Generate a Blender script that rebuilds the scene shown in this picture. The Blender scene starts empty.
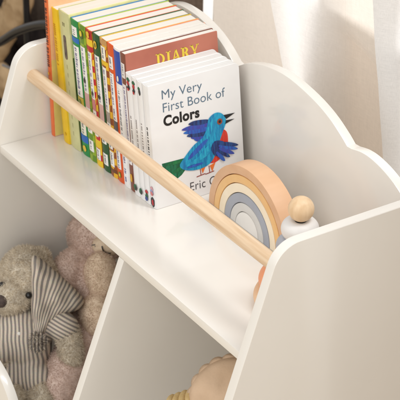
import bpy, bmesh, math, random
from mathutils import Vector, Matrix, noise
C = bpy.context.scene.collection
PI = math.pi
R = math.radians
scene = bpy.context.scene

# ------------------------------------------------------------------ camera, world, lamps, exposure
cam = bpy.data.cameras.new('camera'); co = bpy.data.objects.new('camera', cam); C.objects.link(co)
cd = Vector((-0.71923117, 0.48354111, -0.49889329)); cr = Vector((0.54929788, 0.83543635, 0.01783079)); cu = Vector((-0.42541551, 0.26121656, 0.86647998))
co.matrix_world = Matrix(((cr.x, cu.x, -cd.x, 1.43442341), (cr.y, cu.y, -cd.y, -0.82665263), (cr.z, cu.z, -cd.z, 0.99023013), (0, 0, 0, 1)))
cam.sensor_width = 36; cam.lens = 36 * 1735.95 / 400
cam.clip_start = 0.05; cam.clip_end = 50
cam.dof.use_dof = True; cam.dof.focus_distance = 1.84; cam.dof.aperture_fstop = 19
scene.camera = co

world = bpy.data.worlds.new('World'); scene.world = world; world.use_nodes = True
bg = world.node_tree.nodes['Background']; bg.inputs[0].default_value = (1.0, 0.985, 0.96, 1); bg.inputs[1].default_value = 0.80

def area(name, loc, target, size, power, col, sizey=None):
    l = bpy.data.lights.new(name, 'AREA'); l.energy = power; l.color = col
    l.shape = 'RECTANGLE' if sizey else 'SQUARE'; l.size = size
    if sizey: l.size_y = sizey
    o = bpy.data.objects.new(name, l); C.objects.link(o); o.location = loc
    o.rotation_euler = (Vector(target) - Vector(loc)).to_track_quat('-Z', 'Y').to_euler()
    return o
area('window_key_lamp', (0.82, 0.66, 1.85), (0.05, 0.06, 0.0), 0.30, 24, (0.97, 0.985, 1.0), 1.15)
area('window_back_lamp', (0.10, 0.88, 0.15), (0.08, 0.3, 0.12), 1.6, 12.5, (1.0, 1.0, 1.0), 0.7)
area('soft_fill_lamp', (1.1, -1.8, 1.2), (0.1, 0.15, 0.0), 2.2, 28, (1.0, 0.99, 0.965))

scene.view_settings.view_transform = 'Standard'; scene.view_settings.look = 'None'
scene.view_settings.exposure = -0.12; scene.view_settings.gamma = 1.0

# ------------------------------------------------------------------ materials
def S(r, g, b):
    f = lambda c: (c / 255 / 12.92) if c / 255 <= 0.04045 else ((c / 255 + 0.055) / 1.055) ** 2.4
    return (f(r), f(g), f(b), 1)

def new_mat(name):
    m = bpy.data.materials.new(name); m.use_nodes = True
    nt = m.node_tree; return m, nt, nt.nodes['Principled BSDF']

def coords(nt, scale=(1, 1, 1), kind='Object', rot=(0, 0, 0)):
    tc = nt.nodes.new('ShaderNodeTexCoord'); mp = nt.nodes.new('ShaderNodeMapping')
    mp.inputs['Scale'].default_value = scale; mp.inputs['Rotation'].default_value = rot
    nt.links.new(tc.outputs[kind], mp.inputs[0]); return mp.outputs[0]

def mixcol(nt, fac, a, b):
    mx = nt.nodes.new('ShaderNodeMix'); mx.data_type = 'RGBA'
    nt.links.new(fac, mx.inputs[0]); mx.inputs[6].default_value = a; mx.inputs[7].default_value = b
    return mx.outputs[2]

def noisy(name, col, col2=None, scale=60, rough=0.5, bump=0.0, stretch=(1, 1, 1), bscale=None, spec=0.5, detail=4, contrast=(0.35, 0.65)):
    m, nt, p = new_mat(name)
    p.inputs['Roughness'].default_value = rough; p.inputs['Specular IOR Level'].default_value = spec
    v = coords(nt, stretch)
    n = nt.nodes.new('ShaderNodeTexNoise'); n.inputs['Scale'].default_value = scale; n.inputs['Detail'].default_value = detail
    nt.links.new(v, n.inputs['Vector'])
    if col2 is None: col2 = tuple(c * 0.93 for c in col[:3]) + (1,)
    mr = nt.nodes.new('ShaderNodeMapRange'); mr.inputs[1].default_value = contrast[0]; mr.inputs[2].default_value = contrast[1]
    nt.links.new(n.outputs['Fac'], mr.inputs[0])
    nt.links.new(mixcol(nt, mr.outputs[0], col, col2), p.inputs['Base Color'])
    if bump:
        n2 = nt.nodes.new('ShaderNodeTexNoise'); n2.inputs['Scale'].default_value = bscale or scale; n2.inputs['Detail'].default_value = 5
        nt.links.new(v, n2.inputs['Vector'])
        b = nt.nodes.new('ShaderNodeBump'); b.inputs['Strength'].default_value = bump; b.inputs['Distance'].default_value = 0.001
        nt.links.new(n2.outputs['Fac'], b.inputs['Height']); nt.links.new(b.outputs[0], p.inputs['Normal'])
    return m

def wood(name, a, b, axis='x', rough=0.45):
    st = {'x': (4, 60, 60), 'y': (60, 4, 60), 'z': (60, 60, 4)}[axis]
    return noisy(name, a, b, scale=3.2, rough=rough, bump=0.06, stretch=st, contrast=(0.3, 0.72), spec=0.4)

def paper_edges(name, a, b, axis):       # page block: thin lines between the leaves
    m, nt, p = new_mat(name); p.inputs['Roughness'].default_value = 0.9; p.inputs['Specular IOR Level'].default_value = 0.2
    st = [3, 3, 3]; st[axis] = 900
    v = coords(nt, tuple(st)); n = nt.nodes.new('ShaderNodeTexNoise'); n.inputs['Scale'].default_value = 1.6; n.inputs['Detail'].default_value = 1
    nt.links.new(v, n.inputs['Vector'])
    nt.links.new(mixcol(nt, n.outputs['Fac'], a, b), p.inputs['Base Color'])
    return m

def checker(name, a, b, size):
    m, nt, p = new_mat(name); p.inputs['Roughness'].default_value = 0.35
    v = coords(nt, (1, 1, 1)); ch = nt.nodes.new('ShaderNodeTexChecker'); ch.inputs['Scale'].default_value = 1 / size
    ch.inputs['Color1'].default_value = a; ch.inputs['Color2'].default_value = b
    nt.links.new(v, ch.inputs['Vector']); nt.links.new(ch.outputs[0], p.inputs['Base Color']); return m

def striped(name, cols, attr='stripe'):   # woven stripes carried by a per-vertex coordinate running across the cloth
    m, nt, p = new_mat(name); p.inputs['Roughness'].default_value = 0.95; p.inputs['Specular IOR Level'].default_value = 0.1
    a = nt.nodes.new('ShaderNodeAttribute'); a.attribute_name = attr
    fr = nt.nodes.new('ShaderNodeMath'); fr.operation = 'FRACT'; nt.links.new(a.outputs['Fac'], fr.inputs[0])
    cr_ = nt.nodes.new('ShaderNodeValToRGB'); e = cr_.color_ramp.elements
    e[0].position = 0.0; e[0].color = cols[0]; e[1].position = 0.46; e[1].color = cols[1]
    k = e.new(0.52); k.color = cols[2]; k = e.new(0.93); k.color = cols[2]; k = e.new(1.0); k.color = cols[0]; k = e.new(0.40); k.color = cols[0]
    nt.links.new(fr.outputs[0], cr_.inputs[0])
    n = nt.nodes.new('ShaderNodeTexNoise'); n.inputs['Scale'].default_value = 700
    mx = nt.nodes.new('ShaderNodeMix'); mx.data_type = 'RGBA'; mx.blend_type = 'MULTIPLY'; mx.inputs[0].default_value = 0.35
    tc = nt.nodes.new('ShaderNodeTexCoord'); nt.links.new(tc.outputs['Object'], n.inputs['Vector'])
    nt.links.new(cr_.outputs[0], mx.inputs[6]); nt.links.new(n.outputs['Color'], mx.inputs[7]); nt.links.new(mx.outputs[2], p.inputs['Base Color'])
    return m

def cloth(name, col, transl=0.35, weave=1500, bump=0.25, crumple=0.5, thin=False):
    m, nt, p = new_mat(name); p.inputs['Roughness'].default_value = 0.95; p.inputs['Specular IOR Level'].default_value = 0.1
    v1 = coords(nt, (1, 1, 0.06)); v2 = coords(nt, (0.06, 0.06, 1))
    n1 = nt.nodes.new('ShaderNodeTexNoise'); n1.inputs['Scale'].default_value = weave; n1.inputs['Detail'].default_value = 2; nt.links.new(v1, n1.inputs['Vector'])
    n2 = nt.nodes.new('ShaderNodeTexNoise'); n2.inputs['Scale'].default_value = weave; n2.inputs['Detail'].default_value = 2; nt.links.new(v2, n2.inputs['Vector'])
    ad = nt.nodes.new('ShaderNodeMath'); ad.operation = 'ADD'; nt.links.new(n1.outputs['Fac'], ad.inputs[0]); nt.links.new(n2.outputs['Fac'], ad.inputs[1])
    mr = nt.nodes.new('ShaderNodeMapRange'); mr.inputs[1].default_value = 0.7; mr.inputs[2].default_value = 1.3; nt.links.new(ad.outputs[0], mr.inputs[0])
    cm = mixcol(nt, mr.outputs[0], tuple(c * 0.88 for c in col[:3]) + (1,), col)
    nt.links.new(cm, p.inputs['Base Color'])
    n3 = nt.nodes.new('ShaderNodeTexNoise'); n3.inputs['Scale'].default_value = 55; n3.inputs['Detail'].default_value = 6; nt.links.new(coords(nt, (1, 1, 0.6)), n3.inputs['Vector'])
    b1 = nt.nodes.new('ShaderNodeBump'); b1.inputs['Strength'].default_value = crumple; b1.inputs['Distance'].default_value = 0.002; nt.links.new(n3.outputs['Fac'], b1.inputs['Height'])
    b2 = nt.nodes.new('ShaderNodeBump'); b2.inputs['Strength'].default_value = bump; b2.inputs['Distance'].default_value = 0.0003
    nt.links.new(ad.outputs[0], b2.inputs['Height']); nt.links.new(b1.outputs[0], b2.inputs['Normal']); nt.links.new(b2.outputs[0], p.inputs['Normal'])
    if transl:
        tr = nt.nodes.new('ShaderNodeBsdfTranslucent'); nt.links.new(cm, tr.inputs[0]); ms = nt.nodes.new('ShaderNodeMixShader'); ms.inputs[0].default_value = transl
        nt.links.new(p.outputs[0], ms.inputs[1]); nt.links.new(tr.outputs[0], ms.inputs[2]); nt.links.new(ms.outputs[0], nt.nodes['Material Output'].inputs[0])
        if thin:      # per-vertex fade to clear, imitating soft shading towards a curtain edge
            at = nt.nodes.new('ShaderNodeAttribute'); at.attribute_name = 'stretch'; tp = nt.nodes.new('ShaderNodeBsdfTransparent'); m2 = nt.nodes.new('ShaderNodeMixShader')
            nt.links.new(at.outputs['Fac'], m2.inputs[0]); nt.links.new(ms.outputs[0], m2.inputs[1]); nt.links.new(tp.outputs[0], m2.inputs[2]); nt.links.new(m2.outputs[0], nt.nodes['Material Output'].inputs[0])
    return m

PAINT = noisy('white_lacquer', (0.815, 0.780, 0.725, 1), (0.80, 0.765, 0.71, 1), scale=9, rough=0.26, bump=0.03, bscale=420)
PAPER = paper_edges('page_edges', (0.88, 0.85, 0.80, 1), (0.64, 0.59, 0.52, 1), 0)
PAINT.node_tree.nodes['Principled BSDF'].inputs['Coat Weight'].default_value = 0.6; PAINT.node_tree.nodes['Principled BSDF'].inputs['Coat Roughness'].default_value = 0.1
BOARDP = paper_edges('board_page_edges', (0.86, 0.85, 0.83, 1), (0.56, 0.55, 0.53, 1), 0)
INK = noisy('dark_ink', S(84, 80, 128), S(128, 122, 156), scale=500, rough=0.6)
GREYINK = noisy('grey_ink', S(120, 120, 124), rough=0.6)
_flat = {}
def flat(rgb, rough=0.35):
    k = (rgb, rough)
    if k not in _flat:
        _flat[k] = noisy('print_%d_%d_%d' % rgb, S(*rgb), tuple(c * 0.9 for c in S(*rgb)[:3]) + (1,), scale=90, rough=rough, bump=0.02)
    return _flat[k]

# ------------------------------------------------------------------ geometry helpers
def link(name, me, mat, parent=None):
    o = bpy.data.objects.new(name, me); C.objects.link(o)
    for m in (mat if isinstance(mat, (list, tuple)) else [mat]): me.materials.append(m)
    if parent: o.parent = parent
    return o

def finish(bm, name, mat, parent=None, smooth=True, angle=35):
    bmesh.ops.recalc_face_normals(bm, faces=bm.faces)
    me = bpy.data.meshes.new(name); bm.to_mesh(me); bm.free()
    if smooth:
        me.polygons.foreach_set('use_smooth', [True] * len(me.polygons))
        try: me.set_sharp_from_angle(angle=R(angle))
        except Exception: pass
    return link(name, me, mat, parent)

def thing(name, label, cat, loc=(0, 0, 0), rot=(0, 0, 0), group=None):
    o = bpy.data.objects.new(name, None); C.objects.link(o); o.empty_display_size = 0.02
    o.location = loc; o.rotation_euler = rot; o['label'] = label; o['category'] = cat
    if group: o['group'] = group
    return o

def tag(o, label, cat, group=None):
    o['label'] = label; o['category'] = cat
    if group: o['group'] = group
    return o

def add_box(bm, lo, hi, bevel=0.0, seg=2, mi=0):
    v = [bm.verts.new((x, y, z)) for x in (lo[0], hi[0]) for y in (lo[1], hi[1]) for z in (lo[2], hi[2])]
    fs = [bm.faces.new([v[i] for i in q]) for q in ((0, 1, 3, 2), (4, 6, 7, 5), (0, 4, 5, 1), (2, 3, 7, 6), (0, 2, 6, 4), (1, 5, 7, 3))]
    for f in fs: f.material_index = mi
    if bevel:
        es = list({e for f in fs for e in f.edges})
        bmesh.ops.bevel(bm, geom=es, offset=bevel, segments=seg, affect='EDGES', profile=0.6)

def prism(pts, axis, a, b, bevel=0.0, seg=2):
    """Extrude a 2D outline. axis 'x': pts are (y,z); 'y': pts are (x,z); 'z': pts are (x,y)."""
    bm = bmesh.new()
    mk = {'x': lambda p, t: (t, p[0], p[1]), 'y': lambda p, t: (p[0], t, p[1]), 'z': lambda p, t: (p[0], p[1], t)}[axis]
    va = [bm.verts.new(mk(p, a)) for p in pts]; vb = [bm.verts.new(mk(p, b)) for p in pts]
    fa = bm.faces.new(va); fb = bm.faces.new(list(reversed(vb)))
    n = len(pts)
    for i in range(n): bm.faces.new((va[i], vb[i], vb[(i + 1) % n], va[(i + 1) % n]))
    if bevel:
        bmesh.ops.recalc_face_normals(bm, faces=bm.faces)
        es = list(set(fa.edges) | set(fb.edges))
        bmesh.ops.bevel(bm, geom=es, offset=bevel, segments=seg, affect='EDGES', profile=0.6)
    return bm

def arc(cx, cy, r, a0, a1, n):
    return [(cx + r * math.cos(R(a0 + (a1 - a0) * i / n)), cy + r * math.sin(R(a0 + (a1 - a0) * i / n))) for i in range(n + 1)]

def lathe(prof, n=64):
    bm = bmesh.new(); rings = []
    for r, z in prof:
        if r < 1e-6: rings.append([bm.verts.new((0, 0, z))])
        else: rings.append([bm.verts.new((r * math.cos(2 * PI * i / n), r * math.sin(2 * PI * i / n), z)) for i in range(n)])
    for A, B in zip(rings, rings[1:]):
        for i in range(n):
            j = (i + 1) % n
            if len(A) == 1 and len(B) == 1: continue
            if len(A) == 1: bm.faces.new((A[0], B[i], B[j]))
            elif len(B) == 1: bm.faces.new((A[i], B[0], A[j]))
            else: bm.faces.new((A[i], B[i], B[j], A[j]))
    return bm

def spline(pts, n=8, closed=True):
    out = []; N = len(pts); D = len(pts[0])
    for i in range(N if closed else N - 1):
        g = (lambda k: pts[k % N]) if closed else (lambda k: pts[min(max(k, 0), N - 1)])
        p0, p1, p2, p3 = g(i - 1), g(i), g(i + 1), g(i + 2)
        for s in range(n):
            t = s / n
            out.append(tuple(0.5 * (2 * p1[d] + (p2[d] - p0[d]) * t + (2 * p0[d] - 5 * p1[d] + 4 * p2[d] - p3[d]) * t * t + (3 * p1[d] - p0[d] - 3 * p2[d] + p3[d]) * t ** 3) for d in range(D)))
    if not closed: out.append(tuple(pts[-1]))
    return out

def tube(path, rad, n=14, bm=None):
    bm = bm or bmesh.new(); pts = [Vector(p) for p in path]; rings = []
    up = Vector((0, 0, 1))
    for i, p in enumerate(pts):
        t = (pts[min(i + 1, len(pts) - 1)] - pts[max(i - 1, 0)]).normalized()
        a = t.cross(up) if abs(t.dot(up)) < 0.95 else t.cross(Vector((1, 0, 0))); a.normalize(); b = t.cross(a)
        r = rad[i] if isinstance(rad, (list, tuple)) else rad
        rings.append([bm.verts.new(p + a * r * math.cos(2 * PI * k / n) + b * r * math.sin(2 * PI * k / n)) for k in range(n)])
    for A, B in zip(rings, rings[1:]):
        for k in range(n): bm.faces.new((A[k], B[k], B[(k + 1) % n], A[(k + 1) % n]))
    bm.faces.new(rings[0]); bm.faces.new(list(reversed(rings[-1])))
    return bm

# ------------------------------------------------------------------ the bookshelf
XL, XR, YC, SL, HT, TH, YB = -0.2294, 0.2855, -0.0061, 0.3197, 0.1204, 0.012, 0.215
DEEP = -0.40
shelf = thing('bookshelf', 'white lacquered wooden bookshelf with scalloped back, sloping sides and a round wooden rail', 'bookshelf', (0, 0, 0))

def side_profile():
    yf = lambda z: YC + SL * z
    p = [(YB + 0.014, DEEP), (YB + 0.014, HT)]
    # rounded upper front corner
    r = 0.032; ang = math.degrees(math.atan2(1, SL))            # slope direction of the front edge
    cy = yf(HT - r) + r / math.sin(R(ang)); cy = cy - r * 0 ; cz = HT - r
    p += arc(cy, cz, r, 90, 180 - (90 - ang), 12)
    p += [(yf(DEEP), DEEP)]
    return p
for xa, xb in ((XL - TH, XL), (XR, XR + TH)):
    finish(prism(side_profile(), 'x', xa, xb, 0.0014, 3), 'side_panel', PAINT, shelf)
# scalloped back panel
def front_line(y): return y
back_top = [(XL + 0.0005, 0.118), (-0.2200, 0.1335), (-0.2000, 0.148), (-0.175, 0.157), (-0.150, 0.1595), (-0.1230, 0.1580), (-0.0930, 0.1510), (-0.0700, 0.1405), (-0.0520, 0.1285)]
mid_top = [(-0.0455, 0.1270), (-0.0270, 0.1380), (-0.0050, 0.1460), (0.0200, 0.1520), (0.0480, 0.1545), (0.0760, 0.1520), (0.1060, 0.1460), (0.1310, 0.1375), (0.1520, 0.1265), (0.1640, 0.1185)]
right_top = [(0.1715, 0.1190), (0.1880, 0.1225), (0.2050, 0.1225), (0.2250, 0.1185), (0.2440, 0.1115), (0.2620, 0.1020), (0.2850, 0.0930)]
prof = spline(back_top, 6, False) + spline(mid_top, 6, False) + spline(right_top, 6, False)
finish(prism([(XL + 0.0005, DEEP)] + prof + [(XR - 0.0005, DEEP)], 'y', YB, YB + 0.012, 0.0012, 2), 'back_panel', PAINT, shelf, angle=30)
bm = bmesh.new(); add_box(bm, (XL + 0.0003, 0.0, -0.0105), (XR - 0.0003, YB - 0.0003, 0.0), 0.0009, 2); finish(bm, 'shelf_board', PAINT, shelf)
yd = lambda z: 0.0006 + 0.3654 * (z + 0.0098)
finish(prism([(yd(-0.0108), -0.0108), (YB - 0.0004, -0.0108), (YB - 0.0004, DEEP), (yd(DEEP), DEEP)], 'x', 0.0477, 0.0587, 0.0009, 2), 'divider_panel', PAINT, shelf)
bm = bmesh.new(); add_box(bm, (XL + 0.0003, -0.115, -0.342), (0.0474, YB - 0.0004, -0.330), 0.001); add_box(bm, (0.0590, -0.115, -0.342), (XR - 0.0003, YB - 0.0004, -0.330), 0.001)
finish(bm, 'base_board', PAINT, shelf)
# scooped front board of the left bin
fp = [(XL + 0.0004, -0.3295), (XL + 0.0004, -0.185)] + spline([(XL + 0.02, -0.185), (-0.12, -0.190), (-0.075, -0.200), (-0.050, -0.217), (-0.032, -0.243), (-0.015, -0.262), (0.01, -0.270), (0.0472, -0.272)], 8, False) + [(0.0472, -0.3295)]
finish(prism(fp, 'y', -0.096, -0.084, 0.0012, 2), 'front_panel', PAINT, shelf)
PINE = wood('pale_beech', S(235, 211, 181), S(206, 173, 136), 'x')
o = finish(tube([(XL - 0.001 + (XR - XL + 0.002) * i / 6, 0.048, 0.0811) for i in range(7)], 0.0083, 40), 'rail', PINE, shelf)

# ------------------------------------------------------------------ flat printed pieces
def sheet(outline, place, t=0.0003):
    """A thin printed shape: 2D outline (metres) -> slab of thickness t; place maps (u,v,n) to 3D."""
    bm = bmesh.new()
    a = [bm.verts.new(place(u, v, 0)) for u, v in outline]; b = [bm.verts.new(place(u, v, t)) for u, v in outline]
    n = len(a); bm.faces.new(b); bm.faces.new(list(reversed(a)))
    for i in range(n): bm.faces.new((a[i], a[(i + 1) % n], b[(i + 1) % n], b[i]))
    bmesh.ops.triangulate(bm, faces=[f for f in bm.faces if len(f.verts) > 4])
    return bm

def cover_place(t, off=0.0): return lambda u, v, n: (t + off + n, u, v)            # on the front cover, facing +X
def spine_place(off=0.0): return lambda u, v, n: (u, -off - n, v)                  # on the spine, facing -Y

def merge(bms):
    out = bmesh.new()
    for b in bms:
        me = bpy.data.meshes.new('tmp'); b.to_mesh(me); b.free(); out.from_mesh(me); bpy.data.meshes.remove(me)
    return out

def lettering(name, body, size, mat, parent, M, bold=0.0, spacing=1.0, width=1.0):
    cv = bpy.data.curves.new('txt', 'FONT'); cv.body = body; cv.size = size; cv.offset = bold; cv.extrude = 0.00012; cv.space_character = spacing; cv.resolution_u = 6
    t = bpy.data.objects.new('txt', cv); C.objects.link(t)
    dg = bpy.context.evaluated_depsgraph_get(); me = bpy.data.meshes.new_from_object(t.evaluated_get(dg))
    bpy.data.objects.remove(t); bpy.data.curves.remove(cv)
    me.transform(Matrix.Diagonal((width, 1, 1, 1))); me.transform(M); me.name = name
    me.materials.clear()
    return link(name, me, mat, parent)

def cover_M(t, u, v, rot=0.0):
    return Matrix(((0, 0, 1, t), (1, 0, 0, u), (0, 1, 0, v), (0, 0, 0, 1))) @ Matrix.Rotation(rot, 4, 'Z')

# ------------------------------------------------------------------ books
rng = random.Random(4)
LEAN = -R(8.1)
GROUP = 'books leaning in a row on the shelf'

def rounded_rect(u0, v0, u1, v1, r, corners=(1, 1, 1, 1)):
    p = []
    for k, (cx, cy, a) in enumerate(((u0, v0, 180), (u1, v0, 270), (u1, v1, 0), (u0, v1, 90))):
        if corners[k] and r > 0:
            ox = cx + (r if cx == u0 else -r); oy = cy + (r if cy == v0 else -r)
            p += arc(ox, oy, r, a, a + 90, 5)
        else: p.append((cx, cy))
    return p

def book(label, x, y, t, w, h, spine_col, front_col, back_col=None, lean=LEAN, ct=0.0009, bands=(), labels=(), marks=(), pages=None, over=0.0008, yaw=0.0, round_=0.0015):
    b = thing('book', label, 'book', (x, y, 0.0002), (0, 0, yaw), GROUP)
    back_col = back_col or front_col
    # covers (front at +X, back at -X)
    for xa, xb, colr, nm in ((0.0, ct, back_col, 'back_cover'), (t - ct, t, front_col, 'front_cover')):
        m = colr if isinstance(colr, bpy.types.Material) else flat(colr)
        oc = finish(prism(rounded_rect(0.0006, 0, w, h, round_, (0, 1, 1, 0)), 'x', xa, xb, 0.00025, 1), nm, m, b)
        if nm == 'front_cover': b_front = oc
    # slightly rounded spine
    bulge = min(0.0014, t * 0.09)
    sec = [(t * (i / 10), -bulge * math.sin(PI * i / 10)) for i in range(11)] + [(t, 0.0006), (0.0, 0.0006)]
    sm = spine_col if isinstance(spine_col, bpy.types.Material) else flat(spine_col)
    sp = finish(prism(sec, 'z', 0.0, h, 0.0002, 1), 'spine', sm, b)
    # page block
    bm = bmesh.new(); add_box(bm, (ct + 0.0001, 0.0008, over), (t - ct - 0.0001, w - 0.0016, h - over), 0.0003, 1)
    finish(bm, 'pages', pages or PAPER, b)
    # printed bands, labels and small marks; fractions run from the top of the spine downwards
    def strip(f0, f1, u0, u1, off):
        z1, z0 = h * (1 - f0), h * (1 - f1)
        bms = []
        N = 6
        bm = bmesh.new(); rows = []
        for i in range(N + 1):
            u = u0 + (u1 - u0) * i / N; yy = -bulge * math.sin(PI * min(max(u, 0), 1)) - off
            rows.append((bm.verts.new((u * t, yy, z0)), bm.verts.new((u * t, yy, z1)), bm.verts.new((u * t, yy + 0.0002, z0)), bm.verts.new((u * t, yy + 0.0002, z1))))
        for A, B in zip(rows, rows[1:]):
            bm.faces.new((A[0], B[0], B[1], A[1])); bm.faces.new((A[2], A[3], B[3], B[2])); bm.faces.new((A[0], A[2], B[2], B[0])); bm.faces.new((A[1], B[1], B[3], A[3]))
        bm.faces.new((rows[0][0], rows[0][1], rows[0][3], rows[0][2])); bm.faces.new((rows[-1][0], rows[-1][2], rows[-1][3], rows[-1][1]))
        return bm
    for f0, f1, colr in bands:
        finish(strip(f0, f1, 0.01, 0.99, 0.00022), 'band', colr if isinstance(colr, bpy.types.Material) else flat(colr), sp)
    for f0, f1, u0, u1, colr, ink in labels:
        lab = finish(strip(f0, f1, u0, u1, 0.0004), 'title_label', flat(colr), sp)
        if ink:   # an unreadable line of small print running down the label
            bms = []; z = h * (1 - f0) - 0.002; zend = h * (1 - f1) + 0.002
            um = (u0 + u1) / 2; hw = min((u1 - u0) * 0.2, 0.14)
            while z > zend:
                ln = rng.uniform(0.0004, 0.0011)
                if rng.random() < 0.82:
                    s = rng.uniform(0.75, 1.1) * hw
                    bms.append(strip((h - z) / h, (h - z + ln) / h, um - s, um + s * rng.uniform(0.4, 1), 0.0006))
                z -= ln + rng.choice((0.0004, 0.0005, 0.0006, 0.0012))
            if bms: finish(merge(bms), 'small_print', ink, sp, smooth=False)
    for im, (f, u, ru, rv, colr) in enumerate(marks):
        z = h * (1 - f)
        bm = bmesh.new(); n = 14
        P = [(t * u + ru * math.cos(2 * PI * k / n) * rng.uniform(0.8, 1.05), z + rv * math.sin(2 * PI * k / n) * rng.uniform(0.8, 1.05)) for k in range(n)]
        finish(sheet(P, spine_place(bulge * 0.9 + 0.0006 + im * 0.00025), 0.0002), 'emblem', flat(colr), sp, smooth=False)
    return b, sp, b_front, bulge

W, Hh = 0.124, 0.1685
WHITE, CREAM = (240, 238, 232), (233, 226, 205)
# 1 tall orange book at the far end
b1, sp1, _, _ = book('tallest book, orange spine with dark lettering, against the left side panel', -0.2226, 0.0672, 0.0082, 0.135, 0.222, (228, 112, 58), (244, 196, 150), lean=-R(2.9),
     marks=((0.70, 0.5, 0.0022, 0.0026, (236, 168, 40)), (0.63, 0.5, 0.0018, 0.002, (240, 180, 60))))
bms = []
z = 0.214
while z > 0.088:       # vertical title in dark capitals, not readable in the photograph
    ln = rng.uniform(0.003, 0.0042)
    P = [(0.0018, z), (0.0062, z), (0.0062, z - ln * 0.35), (0.0018, z - ln * 0.45)]; bms.append(sheet(P, spine_place(0.0011), 0.0002))
    if rng.random() < 0.7: bms.append(sheet([(0.0018, z - ln * 0.7), (0.0062, z - ln * 0.6), (0.0062, z - ln), (0.0018, z - ln)], spine_place(0.0011), 0.0002))
    if rng.random() < 0.6: bms.append(sheet([(0.0032, z), (0.0044, z), (0.0044, z - ln), (0.0032, z - ln)], spine_place(0.00115), 0.0002))
    z -= ln + (0.0016 if rng.random() < 0.8 else 0.005)
finish(merge(bms), 'small_print', flat((96, 52, 44)), sp1, smooth=False)
# cream lower part of its front cover
bm = sheet([(0.001, 0.001), (0.133, 0.001), (0.133, 0.100), (0.001, 0.100)], cover_place(0.0082), 0.0002); finish(bm, 'band', flat((232, 214, 128)), b1, smooth=False)
# 2 yellow
b2, sp2, _, _ = book('plain yellow paperback between the tall orange book and the sage green book', -0.2008, 0.0725, 0.0142, W, 0.1690, (232, 190, 22), (238, 206, 60), lean=-R(8.1), labels=(), marks=((0.93, 0.55, 0.002, 0.002, (222, 176, 20)),))
bms = []; z = 0.150
while z > 0.10:
    bms.append(sheet([(0.0042, z), (0.0082, z), (0.0082, z - 0.0016), (0.0042, z - 0.0016)], spine_place(0.0013), 0.0002)); z -= rng.choice((0.0025, 0.0032, 0.005))
finish(merge(bms), 'small_print', flat((196, 140, 20)), sp2, smooth=False)
# 3 sage green, thick
b3, sp3, bf3, _ = book('thick sage green book with a dark oval picture on its spine', -0.1866, 0.0745, 0.0232, W, 0.1712, (205, 203, 150), (228, 224, 160), back_col=(205, 203, 150))
ov = rounded_rect(0.0082, 0.1125, 0.0146, 0.1425, 0.0031)
finish(sheet(ov, spine_place(0.0013), 0.0003), 'picture', noisy('sepia_picture', S(58, 48, 44), S(112, 96, 78), scale=140, rough=0.4), sp3, smooth=False)
for k in range(2): finish(sheet([(0.0090 + k * 0.003, 0.158), (0.0112 + k * 0.003, 0.158), (0.0108 + k * 0.003, 0.1535), (0.0094 + k * 0.003, 0.1535)], spine_place(0.0013), 0.0002), 'emblem', flat((120, 114, 74)), sp3, smooth=False)
bms = []
for k in range(9): bms.append(sheet([(0.010, 0.106 - k * 0.0105), (0.0125, 0.106 - k * 0.0105), (0.0123, 0.1000 - k * 0.0105), (0.0102, 0.1015 - k * 0.0105)], spine_place(0.0012), 0.0002))
finish(merge(bms), 'small_print', flat((172, 168, 116)), sp3, smooth=False)
bm = sheet([(0.0008, 0.001), (0.122, 0.001), (0.122, 0.132), (0.0008, 0.118)], cover_place(0.0232), 0.0002); finish(bm, 'band', noisy('dark_green_area', S(60, 72, 34), S(104, 112, 60), scale=60, rough=0.5), bf3, smooth=False)  # darker green over the lower part of the front cover
# 4 blue and green
book('green and blue banded storybook right beside the thick sage green book', -0.1625, 0.0765, 0.0168, W, Hh, (30, 138, 70), (40, 128, 190),
     bands=((0.125, 0.162, (28, 106, 186)), (0.845, 0.90, (28, 100, 184))), labels=((0.045, 0.115, 0.2, 0.86, WHITE, GREYINK), (0.185, 0.555, 0.22, 0.9, WHITE, INK), (0.56, 0.62, 0.2, 0.92, (196, 176, 60), None), (0.62, 0.84, 0.22, 0.9, (238, 232, 214), GREYINK)), marks=((0.945, 0.55, 0.004, 0.004, (226, 190, 60)), (0.605, 0.5, 0.003, 0.005, (120, 130, 60))))
# 5 lime
book('lime green storybook with yellow emblem, its spine between green-blue and red-yellow ones', -0.1455, 0.0768, 0.0162, W, Hh, checker('lime_check', S(140, 168, 36), S(96, 136, 34), 0.0085), (176, 200, 56),
     labels=((0.155, 0.49, 0.2, 0.82, WHITE, INK), (0.49, 0.60, 0.2, 0.82, (216, 170, 170), None), (0.60, 0.785, 0.2, 0.82, WHITE, GREYINK), (0.84, 0.925, 0.2, 0.82, WHITE, GREYINK)), marks=((0.065, 0.5, 0.005, 0.006, (64, 92, 36)), (0.06, 0.5, 0.003, 0.0038, (226, 200, 60)), (0.40, 0.5, 0.002, 0.0035, (46, 42, 50))))
# 6 red and yellow
book('red and yellow checked storybook with a yellow band, left of the dark green one', -0.1290, 0.0772, 0.0142, W, Hh, checker('red_check', S(190, 30, 40), S(232, 190, 40), 0.0078), (226, 76, 50),
     bands=((0.0, 0.065, (178, 36, 40)), (0.065, 0.115, (234, 196, 40)), (0.115, 0.15, (184, 30, 42)), (0.80, 0.86, (234, 196, 30)), (0.955, 1.0, (238, 200, 40))),
     labels=((0.16, 0.50, 0.18, 0.74, WHITE, INK), (0.50, 0.585, 0.18, 0.74, (210, 130, 136), None), (0.585, 0.775, 0.18, 0.74, WHITE, GREYINK), (0.865, 0.95, 0.2, 0.8, WHITE, GREYINK)), marks=((0.035, 0.5, 0.0036, 0.0042, (234, 190, 50)), (0.46, 0.48, 0.0022, 0.003, (40, 38, 46))))
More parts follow.
